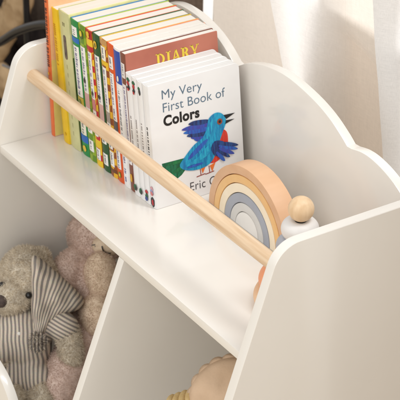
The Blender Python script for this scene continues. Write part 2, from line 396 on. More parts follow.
# 7 dark green
book('dark green storybook with a round yellow emblem, in the middle of the row', -0.1147, 0.0778, 0.0156, W, Hh, (32, 82, 40), (36, 98, 56),
     labels=((0.15, 0.50, 0.22, 0.84, WHITE, INK), (0.50, 0.64, 0.22, 0.84, (220, 180, 176), None), (0.64, 0.79, 0.22, 0.84, WHITE, GREYINK), (0.865, 0.95, 0.22, 0.84, WHITE, GREYINK)), marks=((0.075, 0.5, 0.004, 0.0055, (224, 186, 50)), (0.078, 0.5, 0.002, 0.003, (120, 110, 30)), (0.45, 0.5, 0.0024, 0.003, (40, 40, 44))))
# 8 brown and yellow
book('brown and yellow checked storybook between dark green and orange spines', -0.0988, 0.0782, 0.0158, W, Hh, checker('brown_check', S(140, 72, 28), S(226, 176, 40), 0.0082), (224, 186, 60),
     bands=((0.0, 0.04, (196, 150, 90)), (0.155, 0.185, (228, 186, 30)), (0.94, 0.965, (110, 60, 24))), labels=((0.05, 0.15, 0.2, 0.78, (240, 234, 222), GREYINK), (0.20, 0.52, 0.16, 0.72, WHITE, INK), (0.52, 0.60, 0.16, 0.72, (168, 158, 150), None), (0.60, 0.79, 0.16, 0.72, WHITE, GREYINK), (0.81, 0.92, 0.2, 0.76, WHITE, GREYINK)))
# 9 orange red
book('bright orange-red storybook right beside the blue and white spine', -0.0829, 0.0785, 0.0140, W, Hh, (218, 86, 26), (238, 150, 104),
     labels=((0.085, 0.175, 0.18, 0.82, (240, 234, 226), GREYINK), (0.205, 0.55, 0.14, 0.78, WHITE, INK), (0.55, 0.62, 0.14, 0.78, (80, 80, 86), None), (0.62, 0.90, 0.14, 0.78, WHITE, INK)), marks=((0.945, 0.5, 0.003, 0.004, (120, 140, 50)), (0.945, 0.5, 0.0016, 0.002, (236, 200, 60))))
# 10 blue and white
book('white-spined book with a blue top third, left of the brown one', -0.0688, 0.0785, 0.0136, W, 0.1690, (240, 238, 236), (236, 232, 226),
     bands=((0.018, 0.25, (34, 74, 166)),), labels=((0.29, 0.62, 0.1, 0.9, (240, 239, 238), GREYINK), (0.70, 0.97, 0.1, 0.9, (240, 239, 238), INK)), marks=((0.215, 0.52, 0.0022, 0.004, (236, 230, 214)),), round_=0.004)
# 11 brown diary
b11, sp11, bf11, _ = book('brown book with big yellow capitals on its cover, behind the white board books', -0.0551, 0.0790, 0.0098, W, 0.1672, (126, 72, 54), noisy('brown_cover', S(188, 116, 96), S(172, 100, 82), scale=22, rough=0.4), back_col=(126, 72, 54),
     labels=((0.07, 0.175, 0.15, 0.85, (226, 220, 216), GREYINK), (0.22, 0.80, 0.12, 0.85, (232, 228, 228), INK)), marks=((0.90, 0.5, 0.0028, 0.006, (214, 160, 40)),))

def serif(word, u, v, hgt, place):
    st, th_, sf = hgt * 0.2, hgt * 0.09, hgt * 0.10
    bms = []
    q = lambda *p: bms.append(sheet([(u + a, v + b) for a, b in p], place, 0.0003))
    def foot(cx, wv, y): q((cx - wv, y), (cx + wv, y), (cx + wv, y + sf * 0.7), (cx - wv, y + sf * 0.7))
    for ch in word:
        if ch == 'I':
            q((hgt * .15, 0), (hgt * .15 + st, 0), (hgt * .15 + st, hgt), (hgt * .15, hgt)); foot(hgt * .25, hgt * .22, 0); foot(hgt * .25, hgt * .22, hgt - sf * .7); adv = .55
        elif ch in 'DR':
            q((hgt * .12, 0), (hgt * .12 + st, 0), (hgt * .12 + st, hgt), (hgt * .12, hgt)); foot(hgt * .2, hgt * .2, 0); foot(hgt * .2, hgt * .2, hgt - sf * .7)
            y0 = 0 if ch == 'D' else hgt * .46; ry = (hgt - y0) / 2; cy = y0 + ry; rx = hgt * (.55 if ch == 'D' else .42); cx = hgt * .28
            n = 14
            for k in range(n):
                a0, a1 = -PI / 2 + PI * k / n, -PI / 2 + PI * (k + 1) / n
                f = lambda a, r1, r2: (cx + r1 * math.cos(a), cy + r2 * math.sin(a))
                q(f(a0, rx - st, ry - th_), f(a0, rx, ry), f(a1, rx, ry), f(a1, rx - st, ry - th_))
            if ch == 'R': q((hgt * .38, hgt * .5), (hgt * .38 + st * 1.1, hgt * .5), (hgt * .82, 0), (hgt * .60, 0)); foot(hgt * .76, hgt * .17, 0)
            adv = .95 if ch == 'D' else .9
        elif ch == 'A':
            q((hgt * .08, 0), (hgt * .08 + th_ * 1.2, 0), (hgt * .46, hgt), (hgt * .38, hgt)); q((hgt * .62, 0), (hgt * .62 + st * 1.1, 0), (hgt * .50, hgt), (hgt * .36, hgt))
            q((hgt * .2, hgt * .3), (hgt * .66, hgt * .3), (hgt * .64, hgt * .38), (hgt * .22, hgt * .38)); foot(hgt * .12, hgt * .14, 0); foot(hgt * .74, hgt * .17, 0); adv = .92
        else:
            q((hgt * .05, hgt), (hgt * .05 + st * 1.1, hgt), (hgt * .50, hgt * .42), (hgt * .38, hgt * .38)); q((hgt * .70, hgt), (hgt * .78, hgt), (hgt * .50, hgt * .40), (hgt * .42, hgt * .42))
            q((hgt * .34, 0), (hgt * .34 + st, 0), (hgt * .34 + st, hgt * .45), (hgt * .34, hgt * .45)); foot(hgt * .44, hgt * .2, 0); foot(hgt * .16, hgt * .16, hgt - sf * .7); foot(hgt * .74, hgt * .13, hgt - sf * .7); adv = .85
        u += hgt * adv
    return merge(bms)
finish(serif('DIARY', 0.0400, 0.1440, 0.0138, cover_place(0.0098)), 'lettering', flat((228, 200, 66)), bf11, smooth=False)

def shear(root, ang):
    M = Matrix.Identity(4); M[0][2] = math.tan(ang); M[2][2] = math.cos(ang)
    for o in root.children_recursive: o.data.transform(M)
    root.rotation_euler = (0, 0, 0)
# four white board books; the front one shows its cover
def board_book(label, x, y, t, marks, spine_text=None):
    h, w = 0.1472, 0.1215
    b = thing('board_book', label, 'board book', (x, y, 0.0002), (0, 0, 0), 'white board books at the near end of the row')
    wc = noisy('white_board', (0.83, 0.825, 0.82, 1), (0.80, 0.79, 0.785, 1), scale=30, rough=0.3, bump=0.02)
    out = rounded_rect(0.0003, 0, w, h, 0.0065, (0, 1, 1, 0))
    fc = finish(prism(out, 'x', t - 0.0011, t, 0.0002, 1), 'front_cover', wc, b)
    finish(prism(out, 'x', 0, 0.0011, 0.0002, 1), 'back_cover', wc, b)
    bm = prism(rounded_rect(0.0008, 0.0004, w - 0.0005, h - 0.0005, 0.0062, (0, 1, 1, 0)), 'x', 0.0012, t - (0.0019 if spine_text else 0.0013), 0.0002, 1); finish(bm, 'pages', BOARDP, b)
    bul = 0.0009
    sec = [(t * (i / 10), -bul * math.sin(PI * i / 10)) for i in range(11)] + [(t, 0.0003), (0.0, 0.0003)]
    sp = finish(prism(sec, 'z', 0.0, h, 0.0002, 1), 'spine', wc, b)
    for im, (f, u, ru, rv, colr) in enumerate(marks):
        n = 12; z = h * (1 - f)
        P = [(t * u + ru * math.cos(2 * PI * k / n) * rng.uniform(0.65, 1.05), z + rv * math.sin(2 * PI * k / n) * rng.uniform(0.75, 1.05)) for k in range(n)]
        finish(sheet(P, spine_place(bul + 0.0001 + im * 0.00025), 0.0002), 'emblem', flat(colr), sp, smooth=False)
    bms = []; z = h * 0.66
    while z > h * 0.42:
        ln = rng.uniform(0.0009, 0.0016); bms.append(sheet([(t * 0.38, z), (t * 0.58, z), (t * 0.58, z - ln), (t * 0.38, z - ln)], spine_place(bul), 0.0002)); z -= ln + rng.choice((0.0006, 0.0006, 0.002))
    finish(merge(bms), 'small_print', flat((150, 142, 140)) if not spine_text else flat((30, 30, 32)), sp, smooth=False)
    return b, fc, t
red, grn, blk, blu = (190, 44, 52), (30, 96, 62), (34, 36, 40), (52, 74, 140)
emb = ((0.045, .5, .0036, .003, grn), (0.075, .5, .0030, .0035, red), (0.105, .52, .0036, .003, blk), (0.09, .35, .0016, .002, (226, 220, 214)), (0.12, .55, .0022, .002, red))
leaf = ((0.93, .45, .0034, .0042, grn), (0.935, .62, .0018, .003, blk))
board_book('white board book next to the brown diary, colourful emblem at spine top', -0.0450, 0.0782, 0.0116, emb + leaf)
board_book('white board book with a colourful spine emblem, second from the brown diary', -0.0332, 0.0784, 0.0105, tuple((f, u, a * .9, c, k) for f, u, a, c, k in emb) + leaf)
board_book('white board book with a green mark at spine top, behind the front one', -0.0225, 0.0787, 0.0106, ((0.06, .5, .0026, .0022, grn), (0.085, .62, .0020, .004, blk), (0.90, .5, .0034, .003, red), (0.93, .5, .0036, .0035, grn), (0.955, .5, .0034, .003, blu), (0.915, .35, .0014, .002, WHITE)))
bd, fc, tD = board_book('front white board book with a painted bird and the word Colors on its cover', -0.0117, 0.0792, 0.0117, ((0.955, .5, .0046, .0072, blk), (0.955, .52, .0024, .0042, red), (0.84, .5, .0034, .003, (214, 160, 168)), (0.865, .5, .0030, .003, (150, 160, 200)), (0.88, .55, .0030, .003, (206, 120, 120))), True)
STEEL = flat((96, 118, 136)); BLACK = flat((28, 28, 30))
lettering('lettering', 'My Very', 0.0152, STEEL, fc, cover_M(tD + 0.00015, 0.0160, 0.1283, -R(1.0)), -0.00010, 1.02, 1.03)
lettering('lettering', 'First Book of', 0.0154, STEEL, fc, cover_M(tD + 0.00015, 0.0162, 0.1128, -R(0.8)), -0.00010, 1.02, 1.0)
lettering('lettering', 'Colors', 0.0166, BLACK, fc, cover_M(tD + 0.00015, 0.0168, 0.0965, -R(0.6)), 0.0006, 1.08, 0.96)
lettering('lettering', 'Eric Carle', 0.0150, flat((74, 72, 76)), fc, cover_M(tD + 0.00015, 0.0450, 0.0100, -R(1)), -0.0001, 1.06, 0.9)

def painted(name, a, b, rot=0.0, contrast=(0.4, 0.6)):
    m, nt, p = new_mat(name); p.inputs['Roughness'].default_value = 0.4
    v = coords(nt, (1, 220, 26), 'Object', (rot, 0, 0)); n = nt.nodes.new('ShaderNodeTexNoise'); n.inputs['Scale'].default_value = 1.6; n.inputs['Detail'].default_value = 6; n.inputs['Roughness'].default_value = 0.7
    nt.links.new(v, n.inputs['Vector']); mr = nt.nodes.new('ShaderNodeMapRange'); mr.inputs[1].default_value = contrast[0]; mr.inputs[2].default_value = contrast[1]; nt.links.new(n.outputs['Fac'], mr.inputs[0])
    nt.links.new(mixcol(nt, mr.outputs[0], a, b), p.inputs['Base Color']); return m
TEAL = painted('teal_paint', S(34, 166, 204), S(20, 108, 166), 0.7); BLUE = painted('ultramarine_paint', S(52, 66, 160), S(38, 108, 190), -0.7)
GREEN = painted('green_paint', S(24, 122, 84), S(16, 80, 52), 0.9); REDP = painted('red_paint', S(226, 72, 46), S(196, 48, 40), 0.3); NAVY = painted('navy_paint', S(34, 34, 80), S(36, 78, 140), 0.5)
def paint(pts, mat, off, name='painted_bird', n=5, smooth=True):
    P = [(a / 1000, b / 1000) for a, b in pts]
    if smooth: P = spline(P, n)
    finish(sheet(P, cover_place(tD, off), 0.0002), name, mat, fc, smooth=False)
CYAN = painted('cyan_paint', S(40, 176, 206), S(24, 120, 176), 0.9); VIOLET = painted('violet_paint', S(70, 62, 150), S(44, 84, 176), -0.4); DGREEN = painted('deep_green_paint', S(14, 84, 58), S(30, 128, 70), 0.6)
def feather(p, q, w, mat, off, name='painted_bird'):
    dx, dy = q[0] - p[0], q[1] - p[1]; L = math.hypot(dx, dy); nx, ny = -dy / L, dx / L
    f = lambda t, k: (p[0] + dx * t + nx * w * k, p[1] + dy * t + ny * w * k)
    paint([f(0, 0.5), f(0.4, 1), f(0.8, 0.8), f(1.02, 0.25), f(0.98, -0.3), f(0.75, -0.85), f(0.35, -0.9), f(0, -0.5)], mat, off, name, 4)
paint([(40, 52), (11, 53), (12, 47), (30, 30), (36, 33), (46, 42)], GREEN, 0.0001, smooth=False)
for k, (p, q) in enumerate((((42, 50), (14, 50)), ((42, 47), (17, 44)), ((42, 44), (23, 38)), ((42, 42), (30, 33)))): feather(p, q, 2.0, (DGREEN, GREEN)[k % 2], 0.0003 + 0.00002 * k)
paint([(84, 74), (98, 71), (101, 60), (98, 47), (88, 38), (78, 36), (72, 42)], REDP, 0.0001)
for k, (p, q) in enumerate((((74, 66), (56, 71)), ((75, 70), (52, 74)), ((76, 74), (47, 77.5)), ((77, 79), (43, 82)), ((77, 84), (41, 86.5)), ((76, 88), (50, 91)))): feather(p, q, 3.1, (BLUE, VIOLET, NAVY)[k % 3], 0.00030 + 0.00003 * k)
paint([(62, 34), (64, 27), (69, 36)], flat((232, 120, 50)), 0.0003, smooth=False); paint([(74, 34), (77, 26), (82, 36)], flat((232, 120, 50)), 0.0003, smooth=False)
paint([(76, 90), (84, 95), (92, 94), (98, 88), (99, 80), (94, 70), (88, 58), (80, 42), (70, 35), (54, 34), (40, 38), (34, 45), (42, 54), (54, 64), (66, 70), (72, 78)], TEAL, 0.0006)
for k, (p, q, w) in enumerate((((84, 90), (70, 66), 3.4), ((92, 80), (80, 56), 3.2), ((72, 66), (46, 50), 3.0), ((78, 60), (54, 42), 3.0), ((74, 50), (42, 42), 2.4), ((88, 66), (76, 46), 2.2), ((64, 40), (44, 40), 1.6))): feather(p, q, w, (CYAN, TEAL, BLUE, CYAN)[k % 4], 0.00082 + 0.00003 * k)
paint([(96, 90), (112, 89), (100, 84.5)], BLACK, 0.0006, smooth=False); paint([(99, 83), (111, 82), (97, 78.5)], BLACK, 0.0006, smooth=False)
paint([(82, 62), (92, 60), (98, 54), (96, 46), (88, 42), (80, 46), (77, 55)], NAVY, 0.0011, n=3)
for k, (p, q) in enumerate((((84, 48), (94, 35)), ((86, 50), (101, 38)), ((88, 52), (107, 40.5)), ((88, 55), (112, 45)), ((88, 58), (113, 49.5)))): feather(p, q, 2.5, (BLUE, NAVY, VIOLET)[k % 3], 0.0013 + 0.00003 * k)
c8 = [(90.5 + 3.6 * math.cos(k * PI / 6), 84 + 3.6 * math.sin(k * PI / 6)) for k in range(12)]; paint(c8, flat((150, 72, 48)), 0.0012, smooth=False)
paint([(90.5 + 1.7 * math.cos(k * PI / 5), 84 + 1.7 * math.sin(k * PI / 5)) for k in range(10)], BLACK, 0.0014, smooth=False)
LEG = flat((150, 70, 62))
for cx in (60.5, 72.5):
    paint([(cx, 34), (cx + 1, 34), (cx + 1.6, 25), (cx + 0.6, 25)], LEG, 0.0001, smooth=False)
    paint([(cx - 5, 25.4), (cx + 7, 26.4), (cx + 7, 25.4), (cx - 5, 24.4)], LEG, 0.00015, smooth=False)

for o in list(C.objects):                 # every book slumps sideways on its flat foot, bottoms on the shelf and tops level
    if o.type == 'EMPTY' and o.get('category') in ('book', 'board book'): shear(o, -R(2.9) if 'tallest' in o['label'] else LEAN)

# ------------------------------------------------------------------ rainbow of nested wooden arches
rb = thing('rainbow_toy', 'wooden rainbow of nested arches in orange, cream, grey and white', 'toy', (0.0916, 0.139, 0.0003))
radii = [0.0760, 0.0648, 0.0548, 0.0436, 0.0322, 0.0215]
rcol = [(S(224, 183, 146), S(212, 166, 127)), (S(238, 194, 134), S(230, 182, 120)), (S(246, 232, 208), S(238, 222, 194)), (S(168, 172, 182), S(158, 162, 172)), (S(214, 212, 208), S(206, 204, 200)), (S(236, 233, 228), S(228, 225, 220))]
for k, r in enumerate(radii):
    inner = (radii[k + 1] + 0.0007) if k < 5 else 0.0
    pts = arc(0, 0, r, 0, 180, 56) + (arc(0, 0, inner, 180, 0, 44) if inner else [])
    m = noisy('arch_paint_%d' % k, rcol[k][0], rcol[k][1], scale=9, rough=0.5, bump=0.08, bscale=60, stretch=(6, 1.2, 6), contrast=(0.2, 0.8))
    finish(prism(pts, 'y', -0.0002 * (k % 2), 0.0240, 0.0012, 2), 'arch', m, rb, angle=40)

# ------------------------------------------------------------------ stacking rings with a wooden ball
st = thing('stacking_toy', 'stacking toy of pastel wooden rings topped by a plain wooden ball', 'toy', (0.2400, 0.0990, 0.0003))
def ring(rout, z0, z1, col, col2):
    hh = (z1 - z0) / 2; zc = (z0 + z1) / 2; rr = hh * 0.92
    prof = [(0.006, z0 + hh * .1)] + [(rout - rr + rr * math.cos(R(a)), zc + hh * math.sin(R(a))) for a in range(-90, 91, 10)] + [(0.006, z1 - hh * .1)]
    finish(lathe(prof, 72), 'ring', noisy('ring_paint', col, col2, scale=40, rough=0.45, bump=0.04, bscale=220), st, angle=60)
ring(0.0448, 0.0, 0.0200, S(232, 190, 150), S(224, 180, 138)); ring(0.0402, 0.0202, 0.0400, S(236, 160, 116), S(230, 150, 104))
ring(0.0300, 0.0402, 0.0600, S(244, 228, 204), S(238, 220, 194)); ring(0.0240, 0.0602, 0.0800, S(186, 190, 200), S(178, 182, 193)); ring(0.0196, 0.0802, 0.1018, S(230, 227, 224), S(222, 219, 217))
bm = bmesh.new(); bmesh.ops.create_uvsphere(bm, u_segments=48, v_segments=28, radius=0.0134, matrix=Matrix.Translation((0, 0, 0.1142)))
finish(bm, 'ball', wood('ball_beech', S(232, 203, 166), S(216, 182, 142), 'z'), st, angle=180)

# ------------------------------------------------------------------ soft toys
def P3(u, v, y):      # a point of the compartment, from its bearing and its depth: precomputed camera-free table
    return None

def blend_body(name, blobs, mat, parent, voxel=0.0022, smooth=6):
    """One continuous body: overlapping ellipsoids and limbs fused by a voxel remesh, then relaxed."""
    bm = bmesh.new()
    for kind, *a in blobs:
        if kind == 'e':
            c, r = a[0], a[1]
            M = Matrix.Translation(c) @ (a[2] if len(a) > 2 else Matrix.Identity(4)) @ Matrix.Diagonal((r[0], r[1], r[2], 1))
            bmesh.ops.create_uvsphere(bm, u_segments=28, v_segments=18, radius=1, matrix=M)
        else:
            pts, rad = a
            path = spline(pts, 5, False); rr = [rad[0] + (rad[1] - rad[0]) * i / (len(path) - 1) for i in range(len(path))]
            tube(path, rr, 18, bm)
            for q, r in ((path[0], rad[0]), (path[-1], rad[1])):
                bmesh.ops.create_uvsphere(bm, u_segments=18, v_segments=12, radius=r, matrix=Matrix.Translation(q))
    bmesh.ops.recalc_face_normals(bm, faces=bm.faces)
    me = bpy.data.meshes.new(name); bm.to_mesh(me); bm.free()
    o = bpy.data.objects.new(name, me); C.objects.link(o)
    md = o.modifiers.new('r', 'REMESH'); md.mode = 'VOXEL'; md.voxel_size = voxel
    ms = o.modifiers.new('s', 'SMOOTH'); ms.factor = 0.5; ms.iterations = smooth
    dg = bpy.context.evaluated_depsgraph_get(); me2 = bpy.data.meshes.new_from_object(o.evaluated_get(dg)); me2.name = name
    bpy.data.objects.remove(o); bpy.data.meshes.remove(me)
    me2.polygons.foreach_set('use_smooth', [True] * len(me2.polygons)); me2.materials.clear()
    return link(name, me2, mat, parent)

def fur(body, n, length, width, mat, parent, seed=1, skip=None, curl=0.6):
    """Short curled tufts rooted on the body's surface, as real blades."""
    rg = random.Random(seed); me = body.data
    polys = me.polygons; areas = [p.area for p in polys]; tot = sum(areas)
    vs, fs = [], []
    acc = 0.0; step = tot / n; k = rg.random() * step
    for p in polys:
        acc += p.area
        while k < acc:
            k += step
            vv = [me.vertices[i].co for i in p.vertices]
            a, b = rg.random(), rg.random()
            q = vv[0].lerp(vv[1], a).lerp(vv[-1].lerp(vv[2 if len(vv) > 3 else 1], a), b)
            if skip and skip(q): continue
            nrm = p.normal
            flow = noise.noise_vector(q * 70) * 1.3 + Vector((0, -0.15, -0.45))
            t = (nrm + flow * 0.75 + Vector((rg.gauss(0, .25), rg.gauss(0, .25), rg.gauss(0, .25)))).normalized()
            s = t.cross(Vector((rg.gauss(0, 1), rg.gauss(0, 1), rg.gauss(0, 1)))).normalized()
            bend = (noise.noise_vector(q * 160 + Vector((3, 1, 7))) * curl + Vector((rg.gauss(0, .3), rg.gauss(0, .3), rg.gauss(0, .3)))) - nrm * 0.35
            L = length * rg.uniform(0.6, 1.15); w = width * rg.uniform(0.7, 1.2)
            p0 = q - nrm * 0.0006; p1 = q + t * L * 0.5; p2 = p1 + (t + bend).normalized() * L * 0.5
            i = len(vs); vs += [p0 - s * w, p0 + s * w, p1 + s * w * 0.8, p1 - s * w * 0.8, p2]
            fs += [(i, i + 1, i + 2, i + 3), (i + 3, i + 2, i + 4)]
    m = bpy.data.meshes.new('fur'); m.from_pydata([tuple(v) for v in vs], [], fs); m.polygons.foreach_set('use_smooth', [True] * len(m.polygons))
    return link('fur', m, mat, parent)

def set_stripe(o, fn):
    me = o.data; at = me.attributes.new('stripe', 'FLOAT', 'POINT')
    at.data.foreach_set('value', [fn(v.co) for v in me.vertices])

def cushion(outline, thick, to3d, n_in=14, wrinkle=0.0, dome=0.5, ws=60):
    """An inflated closed cloth shape: 2D outline -> pillow with front and back skins."""
    bm = bmesh.new(); N = len(outline)
    cx = sum(p[0] for p in outline) / N; cy = sum(p[1] for p in outline) / N
    rim = [bm.verts.new(to3d(u, v, 0)) for u, v in outline]
    for sgn in (1, -1):
        prev = rim
        for k in range(1, n_in):
            s = 1 - k / n_in; z = sgn * thick * (1 - s ** 2.2) ** dome
            cur = []
            for (u, v) in outline:
                uu, vv = cx + (u - cx) * s, cy + (v - cy) * s
                wz = wrinkle * noise.noise(Vector((uu * ws, vv * ws, sgn * 3.1))) * min(1, k / 3)
                cur.append(bm.verts.new(to3d(uu, vv, z + wz)))
            for i in range(N):
                f = (prev[i], prev[(i + 1) % N], cur[(i + 1) % N], cur[i]); bm.faces.new(f if sgn > 0 else tuple(reversed(f)))
            prev = cur
        c = bm.verts.new(to3d(cx, cy, sgn * thick))
        for i in range(N):
            f = (prev[i], prev[(i + 1) % N], c); bm.faces.new(f if sgn > 0 else tuple(reversed(f)))
    return bm

# local frame that leans towards the front-right of the room, used to lay out the soft toys
O0 = Vector((-0.1575, 0.0, -0.1715)) + Vector((-0.00636, -0.00196, 0.00728))
AX, AY, AN = Vector((0.5493, 0.8354, 0.0178)), Vector((-0.4254, 0.2612, 0.8665)), Vector((0.7192, -0.4835, 0.4989))
def bp(a, b, d=0.0):      # millimetres across, up and towards the room from the grey bear's head
    return O0 + (AX * a + AY * b + AN * d) * 0.001

GREYFUR = noisy('grey_plush', S(214, 204, 186), S(184, 174, 158), scale=120, rough=1.0, spec=0.1)
PINKFUR = noisy('dusty_pink_plush', S(222, 200, 188), S(196, 172, 160), scale=100, rough=1.0, spec=0.1)
TANFUR = noisy('tan_plush', S(226, 206, 182), S(202, 180, 154), scale=160, rough=1.0, spec=0.1, bump=0.6, bscale=500)
STRIPE = striped('striped_ticking', (S(226, 212, 194), S(226, 212, 194), S(146, 138, 132)))
DARKN = noisy('brown_nose_felt', S(62, 50, 46), S(80, 66, 60), scale=300, rough=0.8)
BEAD = noisy('black_bead', S(18, 16, 16), rough=0.12)

# grey bear in striped nightcap and pyjamas
gb = thing('teddy_bear', 'grey teddy bear in a striped nightcap and striped pyjamas', 'soft toy', tuple(bp(0, -120, 0)))
inv = lambda: None
def child(o, root):
    o.parent = root; o.matrix_parent_inverse = Matrix.Translation(root.location).inverted(); return o
body = blend_body('body', [
    ('e', bp(0, 4, -8), (0.036, 0.036, 0.037)), ('e', bp(-4, 14, -14), (0.034, 0.033, 0.034)), ('e', bp(-19, -14, 14), (0.024, 0.024, 0.021)),
    ('e', bp(14, 34, -18), (0.014, 0.010, 0.014)),
    ('e', bp(-10, -72, -6), (0.034, 0.032, 0.045)),
    ('t', [bp(20, -48, -4), bp(38, -46, 8), bp(47, -54, 16)], (0.015, 0.015)), ('t', [bp(47, -54, 16), bp(52, -72, 18), bp(53, -88, 16)], (0.0150, 0.0145)),
    ('t', [bp(-34, -56, 0), bp(-34, -90, 22)], (0.016, 0.016)),
    ('t', [bp(-22, -112, 6), bp(-20, -128, 26), bp(-18, -140, 44)], (0.02, 0.018)), ('t', [bp(6, -112, 4), bp(16, -126, 22), bp(20, -138, 36)], (0.02, 0.017))], GREYFUR, None)
child(body, gb)
f_ = fur(body, 34000, 0.0050, 0.00045, noisy('grey_fur', S(238, 228, 210), S(208, 197, 180), scale=160, rough=1.0, spec=0.15), None, 3); child(f_, gb)
bm = bmesh.new(); bmesh.ops.create_uvsphere(bm, u_segments=20, v_segments=14, radius=1, matrix=Matrix.Translation(bp(-30, -17, 32)) @ Matrix.Diagonal((0.009, 0.009, 0.0075, 1))); child(finish(bm, 'nose', DARKN), gb)
for a, b, d in ((3, -10, 30), (-30, 2, 22)):
    bm = bmesh.new(); bmesh.ops.create_uvsphere(bm, u_segments=16, v_segments=10, radius=0.0042, matrix=Matrix.Translation(bp(a, b, d))); child(finish(bm, 'eye', BEAD), gb)
# pyjamas: shirt, sleeve and trouser legs sit just outside the body
shirt = blend_body('pyjamas', [('e', bp(-9, -70, -2), (0.039, 0.037, 0.047)), ('t', [bp(16, -46, 0), bp(34, -45, 10), bp(44, -50, 17)], (0.0195, 0.0190)), ('t', [bp(-32, -54, 4), bp(-34, -80, 24)], (0.0195, 0.0185)), ('t', [bp(-20, -104, 8), bp(-22, -116, 20)], (0.0235, 0.0225)), ('t', [bp(2, -104, 6), bp(10, -114, 18)], (0.0235, 0.0225))], STRIPE, None, 0.002, 4)
child(shirt, gb)
def sfn(co):
    v = co - O0; a, b = v.dot(AX) * 1000, v.dot(AY) * 1000
    if a > 22 and b > -68: return (a * 0.55 + (b + 46) * 1.0) / 5.2 + 40
    return (a + 0.06 * b) / 5.0 + 40 + 0.35 * noise.noise(co * 45)
set_stripe(shirt, sfn)
bm = bmesh.new(); bmesh.ops.create_uvsphere(bm, u_segments=10, v_segments=8, radius=1, matrix=Matrix.Translation(bp(-8, -56, 36)) @ Matrix.Diagonal((0.003, 0.003, 0.003, 1))); child(finish(bm, 'button', flat((226, 222, 214), 0.6)), gb)
# nightcap: a folded striped cone with its tail hanging beside the face and a bobble
hat_out = spline([(6, 36), (14, 36), (30, 22), (50, 4), (64, -11), (68, -19), (65, -26), (56, -31), (42, -36), (28, -46), (20, -58), (10, -60), (5, -40), (4, -10), (4, 18)], 6)
hat = finish(cushion(hat_out, 0.021, lambda u, v, n: bp(u, v, 14 + n * 1000 + 8 * math.exp(-((u - 12) / 9) ** 2) - 10 * max(0, (u - 40) / 28)), 18, 0.0065, 0.5, 0.06), 'nightcap', STRIPE, None, angle=180)
child(hat, gb)
def hfn(co):
    v = co - O0; a, b = v.dot(AX) * 1000, v.dot(AY) * 1000
    ang = math.degrees(math.atan2(a - 6, b + 92)); return ang / 3.0 + 20 + 0.45 * noise.noise(co * 50)
set_stripe(hat, hfn)
bob = blend_body('bobble', [('e', bp(12, -66, 30), (0.0095, 0.0095, 0.010))], GREYFUR, None, 0.0015, 2); child(bob, gb)
fb = fur(bob, 1600, 0.006, 0.0006, STRIPE, None, 8); child(fb, gb); fb.name = 'bobble_yarn'
set_stripe(fb, lambda co: (co - O0).dot(AX) * 1000 / 4.2 + 30)

# dusty pink bear behind it
pb = thing('teddy_bear', 'dusty pink plush toy with cream muzzle and stitched smile, behind the grey one', 'soft toy', tuple(bp(60, -110, -60)))
O0 = O0 - Vector((-0.0040, -0.0008, 0.0050))
body2 = blend_body('body', [
    ('e', bp(80, 66, -58), (0.036, 0.036, 0.034)), ('e', bp(58, 66, -62), (0.020, 0.018, 0.026)), ('e', bp(72, -14, -50), (0.036, 0.034, 0.056)), ('e', bp(74, -60, -40), (0.038, 0.036, 0.045)),
    ('t', [bp(64, 38, -54), bp(48, 30, -36), bp(36, 10, -26)], (0.019, 0.021)),
    ('t', [bp(60, -70, -20), bp(44, -96, 4), bp(30, -128, 20)], (0.026, 0.025)), ('t', [bp(84, -80, -30), bp(70, -120, 0), bp(60, -150, 16)], (0.022, 0.022))], PINKFUR, None)
child(body2, pb)
f2 = fur(body2, 26000, 0.0040, 0.00042, noisy('pink_fur', S(236, 217, 204), S(212, 192, 179), scale=120, rough=1.0, spec=0.15), None, 5); child(f2, pb)
mz = blend_body('muzzle', [('e', bp(90, 56, -30), (0.019, 0.018, 0.015))], TANFUR, None, 0.0016, 2); child(mz, pb)
bl = blend_body('belly', [('e', bp(84, 6, -28), (0.026, 0.024, 0.046)), ('e', bp(80, -40, -20), (0.026, 0.024, 0.04))], TANFUR, None, 0.002, 3); child(bl, pb)
f3 = fur(bl, 9000, 0.003, 0.0004, noisy('tan_fur', S(236, 216, 200), S(214, 192, 175), scale=160, rough=1.0, spec=0.1), None, 9); child(f3, pb); f3.name = 'belly_fur'
sm = tube(spline([bp(86, 54, -11.5), bp(87.5, 49, -11), bp(91, 46, -11), bp(97, 45, -11.5)], 6, False), 0.0008, 8); child(finish(sm, 'smile', BEAD), pb)
for a in (75, 79): child(finish(tube([bp(a - 2, 55 - (a - 75) * .4, -18), bp(a + 2.2, 55.6 - (a - 75) * .4, -17)], 0.0006, 6), 'whisker', BEAD), pb)

# scalloped round cushion and ochre cushion in the right compartment
def qp(a, b, d=0.0): return Vector((0.214, 0.050, -0.131)) + AX * -0.0045 + AY * 0.0065 + (AX * a + AY * b + AN * d) * 0.001
sc = []
for k in range(264):
    th = 2 * PI * k / 264; sc.append((50 * math.cos(th), 48 * math.sin(th)))
cu_ = thing('cushion', 'round beige velvet cushion with a scalloped rim, under the right end', 'cushion', tuple(qp(0, -40, 0)))
VELV = noisy('beige_velvet', S(214, 186, 158), S(196, 168, 140), scale=26, rough=0.9, bump=0.3, bscale=400, spec=0.2)
child(finish(cushion(sc, 0.022, lambda u, v, n: qp(u, v, n * 1000), 14, 0.0025, 0.5, 0.05), 'cover', VELV, None, angle=180), cu_)
fl = []
for k in range(264):
    th = 2 * PI * k / 264; r = 49.5 + 3.0 * abs(math.sin(th * 10 + 0.4)) ** 0.7; fl.append((r * math.cos(th), r * math.sin(th)))
child(finish(cushion(fl, 0.0042, lambda u, v, n: qp(u, v, n * 1000 - 3), 10, 0.0), 'scalloped_trim', VELV, None, angle=180), cu_)
oc = thing('knitted_blanket', 'ochre ribbed knitted bundle beside the round beige cushion', 'blanket', tuple(qp(-50, -70, 0)))
OCH = noisy('ochre_wool', S(216, 190, 142), S(196, 168, 118), scale=60, rough=1.0, bump=0.5, bscale=500, spec=0.1)
